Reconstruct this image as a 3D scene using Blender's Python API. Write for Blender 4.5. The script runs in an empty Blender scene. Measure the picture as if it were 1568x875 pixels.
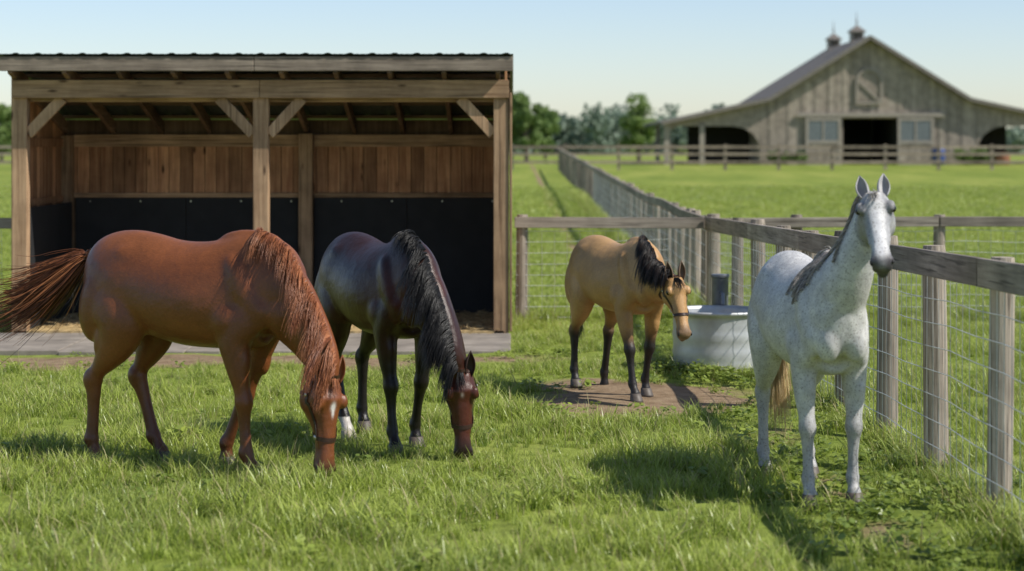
import bpy, math, random
import numpy as np
from mathutils import Vector, Matrix
from mathutils.bvhtree import BVHTree
random.seed(7); RNG=np.random.default_rng(7)
R=math.radians
scene=bpy.context.scene
scene.view_settings.view_transform='Standard'; scene.view_settings.look='None'; scene.view_settings.exposure=0

# ------------------------------------------------------------------ materials
def mat_new(name):
    m=bpy.data.materials.new(name); m.use_nodes=True
    nt=m.node_tree; b=nt.nodes['Principled BSDF']
    return m,nt,b
def N(nt,t,**kw):
    n=nt.nodes.new(t)
    for k,v in kw.items(): setattr(n,k,v)
    return n
def L(nt,a,b): nt.links.new(a,b)
def ramp(nt,stops):
    n=nt.nodes.new('ShaderNodeValToRGB'); e=n.color_ramp.elements
    while len(e)<len(stops): e.new(0.5)
    for i,(p,c) in enumerate(stops):
        e[i].position=p; e[i].color=(*c,1) if len(c)==3 else c
    return n
def g(v): return (v,v,v)
def noise(nt,vec,scale,detail=4,rough=.55):
    n=N(nt,'ShaderNodeTexNoise'); n.inputs['Scale'].default_value=scale; n.inputs['Detail'].default_value=detail; n.inputs['Roughness'].default_value=rough
    if vec is not None: L(nt,vec,n.inputs['Vector'])
    return n
def mixc(nt,fac,a,b,mode='MIX'):
    n=N(nt,'ShaderNodeMix'); n.data_type='RGBA'; n.blend_type=mode
    for inp,v in ((0,fac),(6,a),(7,b)):
        s=n.inputs[inp]
        if hasattr(v,'links'): L(nt,v,s)
        elif isinstance(v,(int,float)): s.default_value=v
        else: s.default_value=(*v,1)
    return n.outputs[2]
def bump(nt,b,h,strength,dist=.01):
    n=N(nt,'ShaderNodeBump'); n.inputs['Strength'].default_value=strength; n.inputs['Distance'].default_value=dist
    L(nt,h,n.inputs['Height']); L(nt,n.outputs[0],b.inputs['Normal'])
def simple(name,c,rough=.6,metal=0,nscale=8,var=.25,bmp=.2,bs=40):
    m,nt,b=mat_new(name); tc=N(nt,'ShaderNodeTexCoord')
    n=noise(nt,tc.outputs['Object'],nscale)
    r=ramp(nt,[(.3,tuple(x*(1-var) for x in c)),(.7,tuple(min(1,x*(1+var)) for x in c))]); L(nt,n.outputs[0],r.inputs[0]); L(nt,r.outputs[0],b.inputs['Base Color'])
    b.inputs['Roughness'].default_value=rough; b.inputs['Metallic'].default_value=metal
    if bmp: bump(nt,b,noise(nt,tc.outputs['Object'],bs).outputs[0],bmp,.005)
    return m
def wood(name,c1,c2,axis,fine=28,along=1.3,var=.35,stain=None,rough=.8,crack=0):
    m,nt,b=mat_new(name); ge=N(nt,'ShaderNodeNewGeometry'); at=N(nt,'ShaderNodeAttribute',attribute_name='rnd')
    mp=N(nt,'ShaderNodeMapping'); sc=[fine]*3; sc[axis]=along; mp.inputs['Scale'].default_value=sc
    L(nt,ge.outputs['Position'],mp.inputs[0])
    ad=N(nt,'ShaderNodeVectorMath',operation='ADD'); ml=N(nt,'ShaderNodeVectorMath',operation='SCALE')
    L(nt,at.outputs['Color'],ml.inputs[0]); ml.inputs['Scale'].default_value=37
    L(nt,mp.outputs[0],ad.inputs[0]); L(nt,ml.outputs[0],ad.inputs[1])
    n=noise(nt,ad.outputs[0],1.0,6,.65)
    r=ramp(nt,[(.28,c1),(.72,c2)]); L(nt,n.outputs[0],r.inputs[0])
    mr=N(nt,'ShaderNodeMapRange'); mr.inputs[3].default_value=1-var; mr.inputs[4].default_value=1+var*.6
    L(nt,at.outputs['Fac'],mr.inputs[0])
    cc=mixc(nt,1.0,r.outputs[0],mr.outputs[0],'MULTIPLY')
    n2=noise(nt,ge.outputs['Position'],2.3,5,.6)
    r2=ramp(nt,[(.35,g(.6)),(.6,g(1.0))]); L(nt,n2.outputs[0],r2.inputs[0])
    cc=mixc(nt,.8,cc,r2.outputs[0],'MULTIPLY')
    if crack:
        mp3=N(nt,'ShaderNodeMapping'); s3=[fine*1.3]*3; s3[axis]=.9; mp3.inputs['Scale'].default_value=s3; L(nt,ge.outputs['Position'],mp3.inputs[0])
        n6=noise(nt,mp3.outputs[0],1,3,.5); r6=ramp(nt,[(.33,g(.28)),(.42,g(1))]); L(nt,n6.outputs[0],r6.inputs[0]); cc=mixc(nt,crack,cc,r6.outputs[0],'MULTIPLY')
    if stain:
        vo=N(nt,'ShaderNodeTexVoronoi'); mp2=N(nt,'ShaderNodeMapping'); s2=[7]*3; s2[axis]=2.2; mp2.inputs['Scale'].default_value=s2
        L(nt,ge.outputs['Position'],mp2.inputs[0]); L(nt,mp2.outputs[0],vo.inputs['Vector']); vo.inputs['Scale'].default_value=1
        r3=ramp(nt,[(.06,g(1)),(.16,g(0))]); L(nt,vo.outputs['Distance'],r3.inputs[0])
        cc=mixc(nt,r3.outputs[0],cc,stain)
    L(nt,cc,b.inputs['Base Color']); b.inputs['Roughness'].default_value=rough
    b.inputs['Specular IOR Level'].default_value=.25
    bump(nt,b,n.outputs[0],.5,.006)
    return m
GREYW=((.20,.155,.12),(.50,.41,.32))
wpost=[wood('weathered_wood_%d'%a,GREYW[0],GREYW[1],a,crack=.7) for a in range(3)]
wbeam=[wood('timber_%d'%a,(.27,.16,.088),(.60,.40,.24),a,stain=(.12,.07,.04),crack=.6) for a in range(3)]
wwall=[wood('plank_%d'%a,(.30,.125,.06),(.72,.40,.21),a,fine=22,var=.42,stain=(.08,.035,.018)) for a in range(3)]
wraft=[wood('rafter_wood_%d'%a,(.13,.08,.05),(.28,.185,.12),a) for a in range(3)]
wbarn=wood('barn_siding',(.30,.245,.20),(.46,.39,.32),2,fine=9,along=.4,var=.22)
fpost=wood('fence_post_wood',(.18,.145,.115),(.54,.46,.38),2,fine=55,along=2,var=.3,crack=.9)
frail=[wood('fence_rail_wood_%d'%a,(.21,.175,.145),(.50,.43,.36),a,fine=36,along=1.1,crack=.8) for a in range(3)]
m_wire=simple('galvanised_wire',(.62,.63,.62),.45,.2,bmp=0)
m_rubber=simple('rubber_mat',(.015,.0155,.017),.8,nscale=3,var=.3,bmp=.1)
m_slab=simple('paving_mat',(.25,.215,.18),.9,nscale=3,var=.35,bmp=.4)
m_roofmetal=simple('green_roof_metal',(.06,.085,.075),.45,.3)
m_shingle=simple('shingle_roof',(.16,.14,.125),.85,nscale=3,var=.25)
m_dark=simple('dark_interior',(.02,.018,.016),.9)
m_trim=simple('barn_trim',(.33,.285,.24),.8)
m_glass=simple('window_glass',(.14,.16,.17),.15)
m_steel=simple('galvanised_steel',(.52,.53,.53),.42,.3,nscale=5,var=.2,bmp=.15,bs=12)
m_steeld=simple('steel_pipe',(.17,.18,.20),.45,.4)
m_water=simple('trough_water',(.02,.03,.03),.05,bmp=.1)
m_blue=simple('blue_plastic',(.03,.06,.2),.4)
m_straw=simple('straw',(.45,.32,.15),.8,nscale=14,var=.4)
m_leather=simple('leather',(.035,.015,.009),.4)
m_buckle=simple('buckle_metal',(.5,.48,.42),.3,1,bmp=0)
m_eye=simple('eye',(.006,.004,.003),.05,bmp=0)
m_nostril=simple('nostril',(.012,.009,.009),.6,bmp=0)
m_hoof=simple('hoof',(.10,.08,.065),.55,nscale=20)
m_hoofl=simple('hoof_pale',(.36,.31,.26),.55,nscale=20)
m_bark=simple('bark',(.10,.08,.06),.9)

# ------------------------------------------------------------------ mesh builder
class MB:
    def __init__(s): s.v=[];s.f=[];s.r=[];s.m=[]
    def add(s,vs,fs,mi=0,rnd=None):
        o=len(s.v); s.v+= [tuple(p) for p in vs]; r=random.random() if rnd is None else rnd
        for f in fs: s.f.append(tuple(i+o for i in f)); s.r.append(r); s.m.append(mi)
    def box(s,x0,x1,y0,y1,z0,z1,mi=0,rnd=None):
        vs=[(x0,y0,z0),(x1,y0,z0),(x1,y1,z0),(x0,y1,z0),(x0,y0,z1),(x1,y0,z1),(x1,y1,z1),(x0,y1,z1)]
        s.add(vs,[(0,3,2,1),(4,5,6,7),(0,1,5,4),(1,2,6,5),(2,3,7,6),(3,0,4,7)],mi,rnd)
    def beam(s,p,q,w,h,up=(0,0,1),mi=0,rnd=None):
        p=Vector(p);q=Vector(q);t=(q-p).normalized();u=Vector(up);a=t.cross(u).normalized()*w/2;b=a.cross(t).normalized()*h/2
        vs=[]
        for c in (p,q): vs+=[c-a-b,c+a-b,c+a+b,c-a+b]
        s.add(vs,[(0,1,2,3),(4,7,6,5),(0,4,5,1),(1,5,6,2),(2,6,7,3),(3,7,4,0)],mi,rnd)
    def tube(s,pts,rad,n=6,mi=0,rnd=None,cap=True):
        P=np.array([tuple(p) for p in pts],float); m=len(P)
        T=np.empty_like(P); T[1:-1]=P[2:]-P[:-2]; T[0]=P[1]-P[0]; T[-1]=P[-1]-P[-2]
        T/=np.maximum(np.linalg.norm(T,axis=1),1e-9)[:,None]
        A=np.cross(T,np.array((0.13,0.2,.97))); la=np.linalg.norm(A,axis=1)
        if la.min()<.3: A=np.cross(T,np.array((0.2,1,.1))); la=np.maximum(np.linalg.norm(A,axis=1),1e-6)
        A/=la[:,None]; B=np.cross(T,A); r=np.array(rad,float)*np.ones(m)
        th=2*np.pi*np.arange(n)/n
        Vs=P[:,None,:]+r[:,None,None]*(A[:,None,:]*np.cos(th)[None,:,None]+B[:,None,:]*np.sin(th)[None,:,None])
        fs=[(i*n+k,i*n+(k+1)%n,(i+1)*n+(k+1)%n,(i+1)*n+k) for i in range(m-1) for k in range(n)]
        if cap: fs.append(tuple(range(n))[::-1]); fs.append(tuple((m-1)*n+k for k in range(n)))
        s.add(Vs.reshape(-1,3).tolist(),fs,mi,rnd)
    def build(s,name,mats,parent=None,smooth=False,bevel=0):
        me=bpy.data.meshes.new(name); me.from_pydata(s.v,[],s.f)
        for m in (mats if isinstance(mats,(list,tuple)) else [mats]): me.materials.append(m)
        me.polygons.foreach_set('material_index',s.m)
        at=me.attributes.new('rnd','FLOAT','FACE'); at.data.foreach_set('value',s.r)
        if smooth: me.polygons.foreach_set('use_smooth',[True]*len(s.f))
        me.update()
        o=bpy.data.objects.new(name,me); scene.collection.objects.link(o)
        if parent: o.parent=parent
        if bevel:
            b=o.modifiers.new('bevel','BEVEL'); b.width=bevel; b.segments=2; b.limit_method='ANGLE'
        return o
def empty(name,loc=(0,0,0)):
    e=bpy.data.objects.new(name,None); e.location=loc; e.empty_display_size=.3; scene.collection.objects.link(e); return e

# ------------------------------------------------------------------ terrain
def sst(a,b,x):
    t=np.clip((x-a)/(b-a),0,1); return t*t*(3-2*t)
def zg(x,y):
    x=np.asarray(x,float); y=np.asarray(y,float)
    z=.92*np.clip((y-35)/90,0,1)
    near=1-sst(30,60,y)
    z=z+near*(.012*np.sin(2.1*x+.7*y)+.010*np.sin(1.3*y-3.1*x+1)+.008*np.sin(5.3*x+4.1*y))
    return z
def gz(x,y): return float(zg(x,y))
def vnoise(x,y):
    return (np.sin(3.1*x+1.7*y+.3)+np.sin(-2.3*x+4.1*y+1.9)+np.sin(7.7*x+3.3*y)+np.sin(-6.1*x+8.9*y+.7))/4
def dirt(x,y):
    x=np.asarray(x,float); y=np.asarray(y,float); n=vnoise(x*1.4,y*1.4)
    def G(cx,cy,sx,sy,a=1): return a*np.exp(-((x-cx)/sx)**2-((y-cy)/sy)**2)
    d=G(.95,16.3,.75,.8,1.15)+G(1.5,16.9,.6,.8,.8)+G(.5,17.5,.5,.5,.6)
    d=d+G(2.05,10.9,.2,.7,.5)+G(2.0,12.4,.25,.6,.5)+G(1.85,14.3,.3,.7,.5)
    d=d+G(-2.9,19.55,3.4,.42,1.1)+G(-5.0,18.9,1.2,.5,.6)+G(-1.2,19.0,.6,.3,.4)
    lane=sst(25,27,y)
    d=d+lane*(.75*np.exp(-((x-1.22)/.10)**2)+.25*np.exp(-((x-.1)/.12)**2))
    return np.clip(d*(1+.6*n),0,1)
def axis_coords(a,b,step,lo,hi,gr=1.18):
    c=list(np.arange(a,b+1e-6,step)); s=step; 
    while c[-1]<hi: s*=gr; c.append(c[-1]+s)
    s=step
    while c[0]>lo: s*=gr; c.insert(0,c[0]-s)
    return np.array(c)
gx=axis_coords(-8,8,.16,-900,900); gy=axis_coords(8,30,.16,-60,2500,1.12)
XX,YY=np.meshgrid(gx,gy); ZZ=zg(XX,YY); V=np.stack([XX.ravel(),YY.ravel(),ZZ.ravel()],1)
nx,ny=len(gx),len(gy); ii=np.arange(ny-1)[:,None]*nx+np.arange(nx-1)[None,:]; ii=ii.ravel()
F=np.stack([ii,ii+1,ii+nx+1,ii+nx],1)
me=bpy.data.meshes.new('ground'); me.from_pydata(V.tolist(),[],F.tolist())
at=me.attributes.new('dirt','FLOAT','POINT'); at.data.foreach_set('value',dirt(XX,YY).ravel().astype('f'))
me.polygons.foreach_set('use_smooth',[True]*len(F))
ground=bpy.data.objects.new('ground',me); scene.collection.objects.link(ground)
m,nt,b=mat_new('ground_mat'); ge=N(nt,'ShaderNodeNewGeometry'); P=ge.outputs['Position']
n2=noise(nt,P,6,6,.7); n3=noise(nt,P,45,4,.7)
mp=N(nt,'ShaderNodeMapping'); mp.inputs['Scale'].default_value=(1,.25,1); L(nt,P,mp.inputs[0]); n4=noise(nt,mp.outputs[0],.5,6,.6)
rg=ramp(nt,[(.25,(.15,.205,.035)),(.5,(.235,.29,.055)),(.75,(.36,.375,.095))]); L(nt,n4.outputs[0],rg.inputs[0])
rb=ramp(nt,[(.3,g(.6)),(.7,g(1.2))]); L(nt,n2.outputs[0],rb.inputs[0])
c=mixc(nt,1,rg.outputs[0],rb.outputs[0],'MULTIPLY')
rd=ramp(nt,[(.3,(.16,.11,.065)),(.5,(.27,.19,.12)),(.75,(.38,.29,.19))]); L(nt,n2.outputs[0],rd.inputs[0])
at=N(nt,'ShaderNodeAttribute',attribute_name='dirt')
ad=N(nt,'ShaderNodeMath',operation='ADD'); L(nt,at.outputs['Fac'],ad.inputs[0]); 
ms=N(nt,'ShaderNodeMath',operation='MULTIPLY_ADD'); L(nt,n3.outputs[0],ms.inputs[0]); ms.inputs[1].default_value=.5; ms.inputs[2].default_value=-.25; L(nt,ms.outputs[0],ad.inputs[1])
rm=ramp(nt,[(.25,g(0)),(.5,g(1))]); L(nt,ad.outputs[0],rm.inputs[0])
c=mixc(nt,rm.outputs[0],c,rd.outputs[0]); L(nt,c,b.inputs['Base Color']); b.inputs['Roughness'].default_value=.95; b.inputs['Specular IOR Level'].default_value=.1
bump(nt,b,n3.outputs[0],.6,.03); ground.data.materials.append(m)

# ------------------------------------------------------------------ grass
def leafmat(name,lo,hi,tipc,transl=.35,rough=.5,attr='tip',world_scale=.6):
    m,nt,b=mat_new(name); ge=N(nt,'ShaderNodeNewGeometry'); oi=N(nt,'ShaderNodeObjectInfo'); at=N(nt,'ShaderNodeAttribute',attribute_name=attr); ar=N(nt,'ShaderNodeAttribute',attribute_name='rnd')
    n=noise(nt,ge.outputs['Position'],world_scale,4)
    a=N(nt,'ShaderNodeMath',operation='MULTIPLY_ADD'); L(nt,oi.outputs['Random'],a.inputs[0]); a.inputs[1].default_value=.35; L(nt,n.outputs[0],a.inputs[2])
    a2=N(nt,'ShaderNodeMath',operation='MULTIPLY_ADD'); L(nt,ar.outputs['Fac'],a2.inputs[0]); a2.inputs[1].default_value=.4; L(nt,a.outputs[0],a2.inputs[2])
    r=ramp(nt,[(.45,lo),(.95,hi)]); L(nt,a2.outputs[0],r.inputs[0])
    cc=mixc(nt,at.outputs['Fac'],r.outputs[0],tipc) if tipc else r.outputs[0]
    L(nt,cc,b.inputs['Base Color']); b.inputs['Roughness'].default_value=rough; b.inputs['Specular IOR Level'].default_value=.4
    tr=N(nt,'ShaderNodeBsdfTranslucent'); L(nt,cc,tr.inputs[0]); mx=N(nt,'ShaderNodeMixShader'); mx.inputs[0].default_value=transl
    out=nt.nodes['Material Output']; L(nt,b.outputs[0],mx.inputs[1]); L(nt,tr.outputs[0],mx.inputs[2]); L(nt,mx.outputs[0],out.inputs[0])
    return m
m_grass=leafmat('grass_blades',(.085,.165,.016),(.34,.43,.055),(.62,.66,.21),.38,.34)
m_dry=leafmat('dry_blades',(.32,.28,.12),(.48,.42,.2),(.55,.48,.26))
def tuft(name,nb,rad,h0,h1,w,lean,mat,seg=3,dry=0):
    vs=[];fs=[];tip=[];rn=[];mi=[]
    for _ in range(nb):
        a=random.random()*6.283; r=rad*math.sqrt(random.random()); bx,by=r*math.cos(a),r*math.sin(a)
        h=random.uniform(h0,h1); d=random.random()*6.283; ln=random.uniform(.2,1)*lean*h; ww=w*random.uniform(.6,1.2)
        px,py=-math.sin(d+random.uniform(-.8,.8)),math.cos(d); o=len(vs); q=random.random(); dm=1 if random.random()<dry else 0
        for i in range(seg):
            t=i/seg; z=h*t*(1-.25*t*lean); x=bx+math.cos(d)*ln*t*t; y=by+math.sin(d)*ln*t*t; k=ww*.5*(1-.55*t)
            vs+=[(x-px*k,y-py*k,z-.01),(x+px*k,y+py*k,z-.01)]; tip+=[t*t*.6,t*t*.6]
        vs.append((bx+math.cos(d)*ln,by+math.sin(d)*ln,h*(1-.25*lean))); tip.append(.7)
        for i in range(seg-1): fs.append((o+2*i,o+2*i+1,o+2*i+3,o+2*i+2)); rn.append(q); mi.append(dm)
        fs.append((o+2*seg-2,o+2*seg-1,o+2*seg)); rn.append(q); mi.append(dm)
    me=bpy.data.meshes.new(name); me.from_pydata(vs,[],fs); me.materials.append(mat); me.materials.append(m_dry)
    t=me.attributes.new('tip','FLOAT','POINT'); t.data.foreach_set('value',tip); t=me.attributes.new('rnd','FLOAT','FACE'); t.data.foreach_set('value',rn)
    me.polygons.foreach_set('material_index',mi); me.polygons.foreach_set('use_smooth',[True]*len(fs))
    return bpy.data.objects.new(name,me)
def weed(name,nb,rad,mat):
    vs=[];fs=[];tip=[]
    for _ in range(nb):
        a=random.random()*6.283; r=rad*math.sqrt(random.random()); c=Vector((r*math.cos(a),r*math.sin(a),random.uniform(.02,.09)))
        s=random.uniform(.010,.022); nrm=Vector((random.uniform(-.6,.6),random.uniform(-.6,.6),1)).normalized(); u=nrm.orthogonal().normalized(); w=nrm.cross(u); o=len(vs); an=random.random()*6
        for k in range(6):
            th=an+k*math.pi/3; vs.append(c+(u*math.cos(th)*1.3+w*math.sin(th))*s); tip.append(.2)
        fs.append(tuple(range(o,o+6)))
    me=bpy.data.meshes.new(name); me.from_pydata(vs,[],fs); me.materials.append(mat)
    t=me.attributes.new('tip','FLOAT','POINT'); t.data.foreach_set('value',tip)
    return bpy.data.objects.new(name,me)
gc=bpy.data.collections.new('grass_tufts')
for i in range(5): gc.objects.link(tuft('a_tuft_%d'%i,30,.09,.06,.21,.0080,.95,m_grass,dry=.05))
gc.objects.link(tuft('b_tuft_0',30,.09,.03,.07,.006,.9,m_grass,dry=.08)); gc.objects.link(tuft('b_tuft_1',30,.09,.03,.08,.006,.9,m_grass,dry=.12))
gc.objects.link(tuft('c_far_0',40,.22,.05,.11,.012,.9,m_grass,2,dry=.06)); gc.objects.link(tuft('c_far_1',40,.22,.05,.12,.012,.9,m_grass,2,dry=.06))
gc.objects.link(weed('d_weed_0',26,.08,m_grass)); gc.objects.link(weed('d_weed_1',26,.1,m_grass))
gc.objects.link(tuft('e_seed_0',7,.05,.16,.27,.004,.5,m_grass,3,dry=.5))
def scatter(name,pts,rots,scl,idx,coll):
    me=bpy.data.meshes.new(name); me.from_pydata(pts.tolist(),[],[])
    a=me.attributes.new('rot','FLOAT_VECTOR','POINT'); a.data.foreach_set('vector',rots.astype('f').ravel())
    a=me.attributes.new('scl','FLOAT','POINT'); a.data.foreach_set('value',scl.astype('f'))
    a=me.attributes.new('idx','INT','POINT'); a.data.foreach_set('value',idx.astype('i'))
    o=bpy.data.objects.new(name,me); scene.collection.objects.link(o)
    ng=bpy.data.node_groups.new(name,'GeometryNodeTree')
    ng.interface.new_socket('Geometry',in_out='INPUT',socket_type='NodeSocketGeometry'); ng.interface.new_socket('Geometry',in_out='OUTPUT',socket_type='NodeSocketGeometry')
    gi=ng.nodes.new('NodeGroupInput'); go=ng.nodes.new('NodeGroupOutput'); ip=ng.nodes.new('GeometryNodeInstanceOnPoints'); ci=ng.nodes.new('GeometryNodeCollectionInfo')
    ci.inputs['Collection'].default_value=coll; ci.inputs['Separate Children'].default_value=True; ci.inputs['Reset Children'].default_value=True
    def na(nm,t):
        n=ng.nodes.new('GeometryNodeInputNamedAttribute'); n.data_type=t; n.inputs['Name'].default_value=nm; return n.outputs['Attribute']
    e=ng.nodes.new('FunctionNodeEulerToRotation')
    ng.links.new(gi.outputs[0],ip.inputs['Points']); ng.links.new(ci.outputs[0],ip.inputs['Instance']); ip.inputs['Pick Instance'].default_value=True
    ng.links.new(na('idx','INT'),ip.inputs['Instance Index']); ng.links.new(na('rot','FLOAT_VECTOR'),e.inputs[0]); ng.links.new(e.outputs[0],ip.inputs['Rotation'])
    ng.links.new(na('scl','FLOAT'),ip.inputs['Scale']); ng.links.new(ip.outputs[0],go.inputs[0])
    o.modifiers.new('scatter','NODES').node_group=ng
    return o
def gen(y0,y1,dens):
    hw=.27*y1+2; A=2*hw*(y1-y0); n=int(A*dens); x=RNG.uniform(-hw,hw,n); y=RNG.uniform(y0,y1,n)
    k=np.abs(x)<.27*y+1.8; x,y=x[k],y[k]
    k=~((x>-5.75)&(x<.02)&(y>19.95)&(y<24.75)); x,y=x[k],y[k]
    d=dirt(x,y); k=RNG.random(len(x))>d*1.3; x,y=x[k],y[k]
    return x,y
xs=[];ys=[];ix=[];sc=[]
def push(x,y,i,s): xs.append(x);ys.append(y);ix.append(i);sc.append(s)
x,y=gen(8.6,25,90)
fx_line=2.74-.026*(y-11.3)
trail=np.exp(-((x-(fx_line-.55))/.5)**2)*(y<24)*(y>9)
short=(trail>RNG.random(len(x))*1.1)|(dirt(x,y)>.18)
patch=.76+.42*vnoise(x*.5,y*.5)+.22*vnoise(x*2,y*2)
s=np.where(short,.9,patch)*RNG.uniform(.65,1.25,len(x)); s=np.where(y>18,s*.8,s); s=np.where(y<12.3,s*1.12,s)
i=np.where(short,RNG.integers(5,7,len(x)),RNG.integers(0,5,len(x)))
w=RNG.random(len(x)); i=np.where(short&(w<.3),RNG.integers(9,11,len(x)),i); i=np.where(~short&(w<.04),RNG.integers(9,11,len(x)),i); i=np.where(~short&(w>.98),11,i)
push(x,y,i,s)
x,y=gen(25,46,26); push(x,y,RNG.integers(7,9,len(x)),RNG.uniform(.6,1.1,len(x)))
x,y=gen(46,80,8); push(x,y,RNG.integers(7,9,len(x)),RNG.uniform(.9,1.5,len(x)))
fy=RNG.uniform(8.6,24,500); push(2.74-.026*(fy-11.3)+RNG.normal(0,.07,500),fy,RNG.integers(0,5,500),RNG.uniform(.8,1.4,500))
fx=RNG.uniform(-9,9,500); k=(fx<-5.75)|(fx>.05); fx=fx[k]; push(fx,24+RNG.normal(0,.08,len(fx)),RNG.integers(0,5,len(fx)),RNG.uniform(1,1.7,len(fx)))
fy=RNG.uniform(24,70,1100); push(2.4+.002*(fy-24)+RNG.normal(0,.12,1100),fy,RNG.integers(0,5,1100),RNG.uniform(1.2,2.2,1100))
th=RNG.uniform(0,6.28,170); rr=RNG.uniform(.46,.62,170); push(1.93+rr*np.cos(th),18.6+rr*np.sin(th),RNG.choice([0,1,2,9,10],170),RNG.uniform(.8,1.3,170))
x=np.concatenate(xs);y=np.concatenate(ys);ix=np.concatenate(ix);sc=np.concatenate(sc)
rots=np.stack([RNG.normal(0,.14,len(x)),RNG.normal(0,.14,len(x)),RNG.uniform(0,6.28,len(x))],1)
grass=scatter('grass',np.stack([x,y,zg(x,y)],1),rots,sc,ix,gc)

# ------------------------------------------------------------------ shed
shed=empty('run_in_shed',(-2.8,22.1,0)); 
def reparent(o,p):
    o.parent=p; o.matrix_parent_inverse=Matrix.Translation(p.location).inverted()
def SB(mb,name,mats,bevel=.006,smooth=False):
    o=mb.build(name,mats,None,smooth,bevel); reparent(o,shed); return o
YF,YB=22.1,24.6; XL,XR=-5.56,-.02
def rz(y): return 2.86-(y-YF)*.235
mb=MB()
for x in (-5.47,-2.79,-.12): mb.box(x-.085,x+.085,YF,YF+.15,0,2.645)
mb.box(-.028,.0,YF-.02,YB+.03,.05,2.70)
for x in (-5.47,-.12): mb.box(x-.07,x+.07,YB-.16,YB-.03,0,2.24)
mb.box(-2.62,-2.45,YB-.17,YB-.03,0,2.26)
SB(mb,'posts',wbeam[2])
mb=MB(); mb.box(XL+.02,-2.80,YF-.045,YF-.002,2.64,2.84); mb.box(-2.795,XR-.015,YF-.045,YF-.002,2.64,2.84)
mb.box(XL+.02,XR-.015,YF+.152,YF+.19,2.60,2.80)
SB(mb,'header_beam',wbeam[0])
mb=MB(); mb.box(XL-.12,-2.83,YF-.29,YF-.25,2.93,3.09); mb.box(-2.825,XR+.03,YF-.29,YF-.25,2.93,3.09)
SB(mb,'fascia',wpost[0])
mb=MB()
for x0,x1 in ((-5.385,-5.0),(-2.88,-3.26),(-2.70,-2.33),(-.21,-.58)):
    mb.beam((x0,YF+.055,2.24),(x1,YF+.055,2.64),.12,.06,(0,1,0))
SB(mb,'knee_braces',wbeam[2])
mb=MB(); x=XL+.05
while x<XR:
    mb.beam((x,YF-.25,rz(YF-.25)+.06),(x,YB+.2,rz(YB+.2)+.06),.05,.15); x+=.595
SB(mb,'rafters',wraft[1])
mb=MB()
for k in range(5):
    y=YF-.15+k*.62; mb.beam((XL-.05,y,rz(y)+.155),(XR,y,rz(y)+.155),.09,.038)
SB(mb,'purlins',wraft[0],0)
mb=MB(); xs_=np.arange(XL-.13,XR+.06,.0305); vs=[];fs=[]
prof=[.014 if (i%8) in (0,1) else 0.003*(i%2) for i in range(len(xs_))]
for yy in (YF-.31,YB+.35):
    for xx_,pz in zip(xs_,prof): vs.append((xx_,yy,rz(yy)+.183+pz))
n=len(xs_)
for i in range(n-1): fs.append((i,i+1,n+i+1,n+i))
mb.add(vs,fs); o=SB(mb,'metal_roof',m_roofmetal,0); so=o.modifiers.new('s','SOLIDIFY'); so.thickness=.004
mb=MB(); x=XL+.03
while x<XR-.04:
    w=random.uniform(.13,.17); x2=min(x+w,XR-.03); mb.box(x,x2-.006,YB-.025+random.uniform(0,.004),YB+.0,1.50,2.24); x=x2
SB(mb,'back_wall_planks',wwall[2],.003)
mb=MB(); mb.box(XL+.03,XR-.03,YB+.005,YB+.03,0,2.43,0,.1); SB(mb,'back_sheathing',wraft[2],0)
mb=MB(); mb.box(-5.40,-2.63,YB-.058,YB-.027,2.10,2.25); mb.box(-2.44,-.19,YB-.058,YB-.027,2.10,2.25)
mb.box(-5.40,-2.63,YB-.055,YB-.027,1.475,1.53); mb.box(-2.44,-.19,YB-.055,YB-.027,1.475,1.53)
SB(mb,'rails',wbeam[0],.004)
mb=MB()
for (a,b_) in ((-5.38,-4.02),(-4.015,-2.63),(-2.44,-1.3),(-1.295,-.2)): mb.box(a,b_,YB-.05,YB-.028,.02,1.472)
mb.box(-5.415,-5.395,YF+.17,YB-.17,.02,1.42)
SB(mb,'rubber_kick_mats',m_rubber,.004)
mb=MB()
for k in range(9):
    xx_=-5.2+k*.62; mb.box(xx_-.008,xx_+.008,YB-.056,YB-.0505,1.42,1.436)
SB(mb,'mat_bolts',m_buckle,0)
mb=MB()
y=YF+.01
while y<YB-.02:
    y2=y+random.uniform(.14,.17); zt=rz(min(y2,YB))+.12; mb.box(XL,XL+.028,y,min(y2,YB+.03)-.005,.03,zt); mb.box(XR-.062,XR-.035,y,min(y2,YB+.03)-.005,.03,zt); y=y2
mb.box(XL+.03,XL+.06,YF+.16,YB-.17,1.43,1.5); mb.box(XL+.03,XL+.06,YF+.16,YB-.17,2.1,2.2)
SB(mb,'side_wall_planks',wwall[2],.003)
mb=MB(); mb.box(XL+.03,XR-.07,YF-.0,YB-.03,-.05,.055,0); SB(mb,'straw_bedding',m_straw,0)
mb=MB()
for _ in range(2200):
    px,py=random.uniform(-5.3,-.25),random.uniform(YF-.25,YB-.1); a=random.random()*6.28; l=random.uniform(.05,.14); z=(.06 if py>YF else .03)+random.random()*.03
    if py<YF and random.random()<.6: continue
    mb.tube([(px,py,z),(px+l*math.cos(a),py+l*math.sin(a),z+random.uniform(-.01,.03))],.003,3,cap=False)
SB(mb,'loose_straw',m_straw,0)
mb=MB(); x=-5.72
while x<-.05:
    x2=min(x+random.uniform(1.05,1.3),.0); mb.box(x,x2-.012,20.15+random.uniform(-.05,.05),YF-.02,-.05,.035+random.uniform(-.006,.006)); x=x2
slab=mb.build('paving_slabs',m_slab,None,False,.01)

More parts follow.
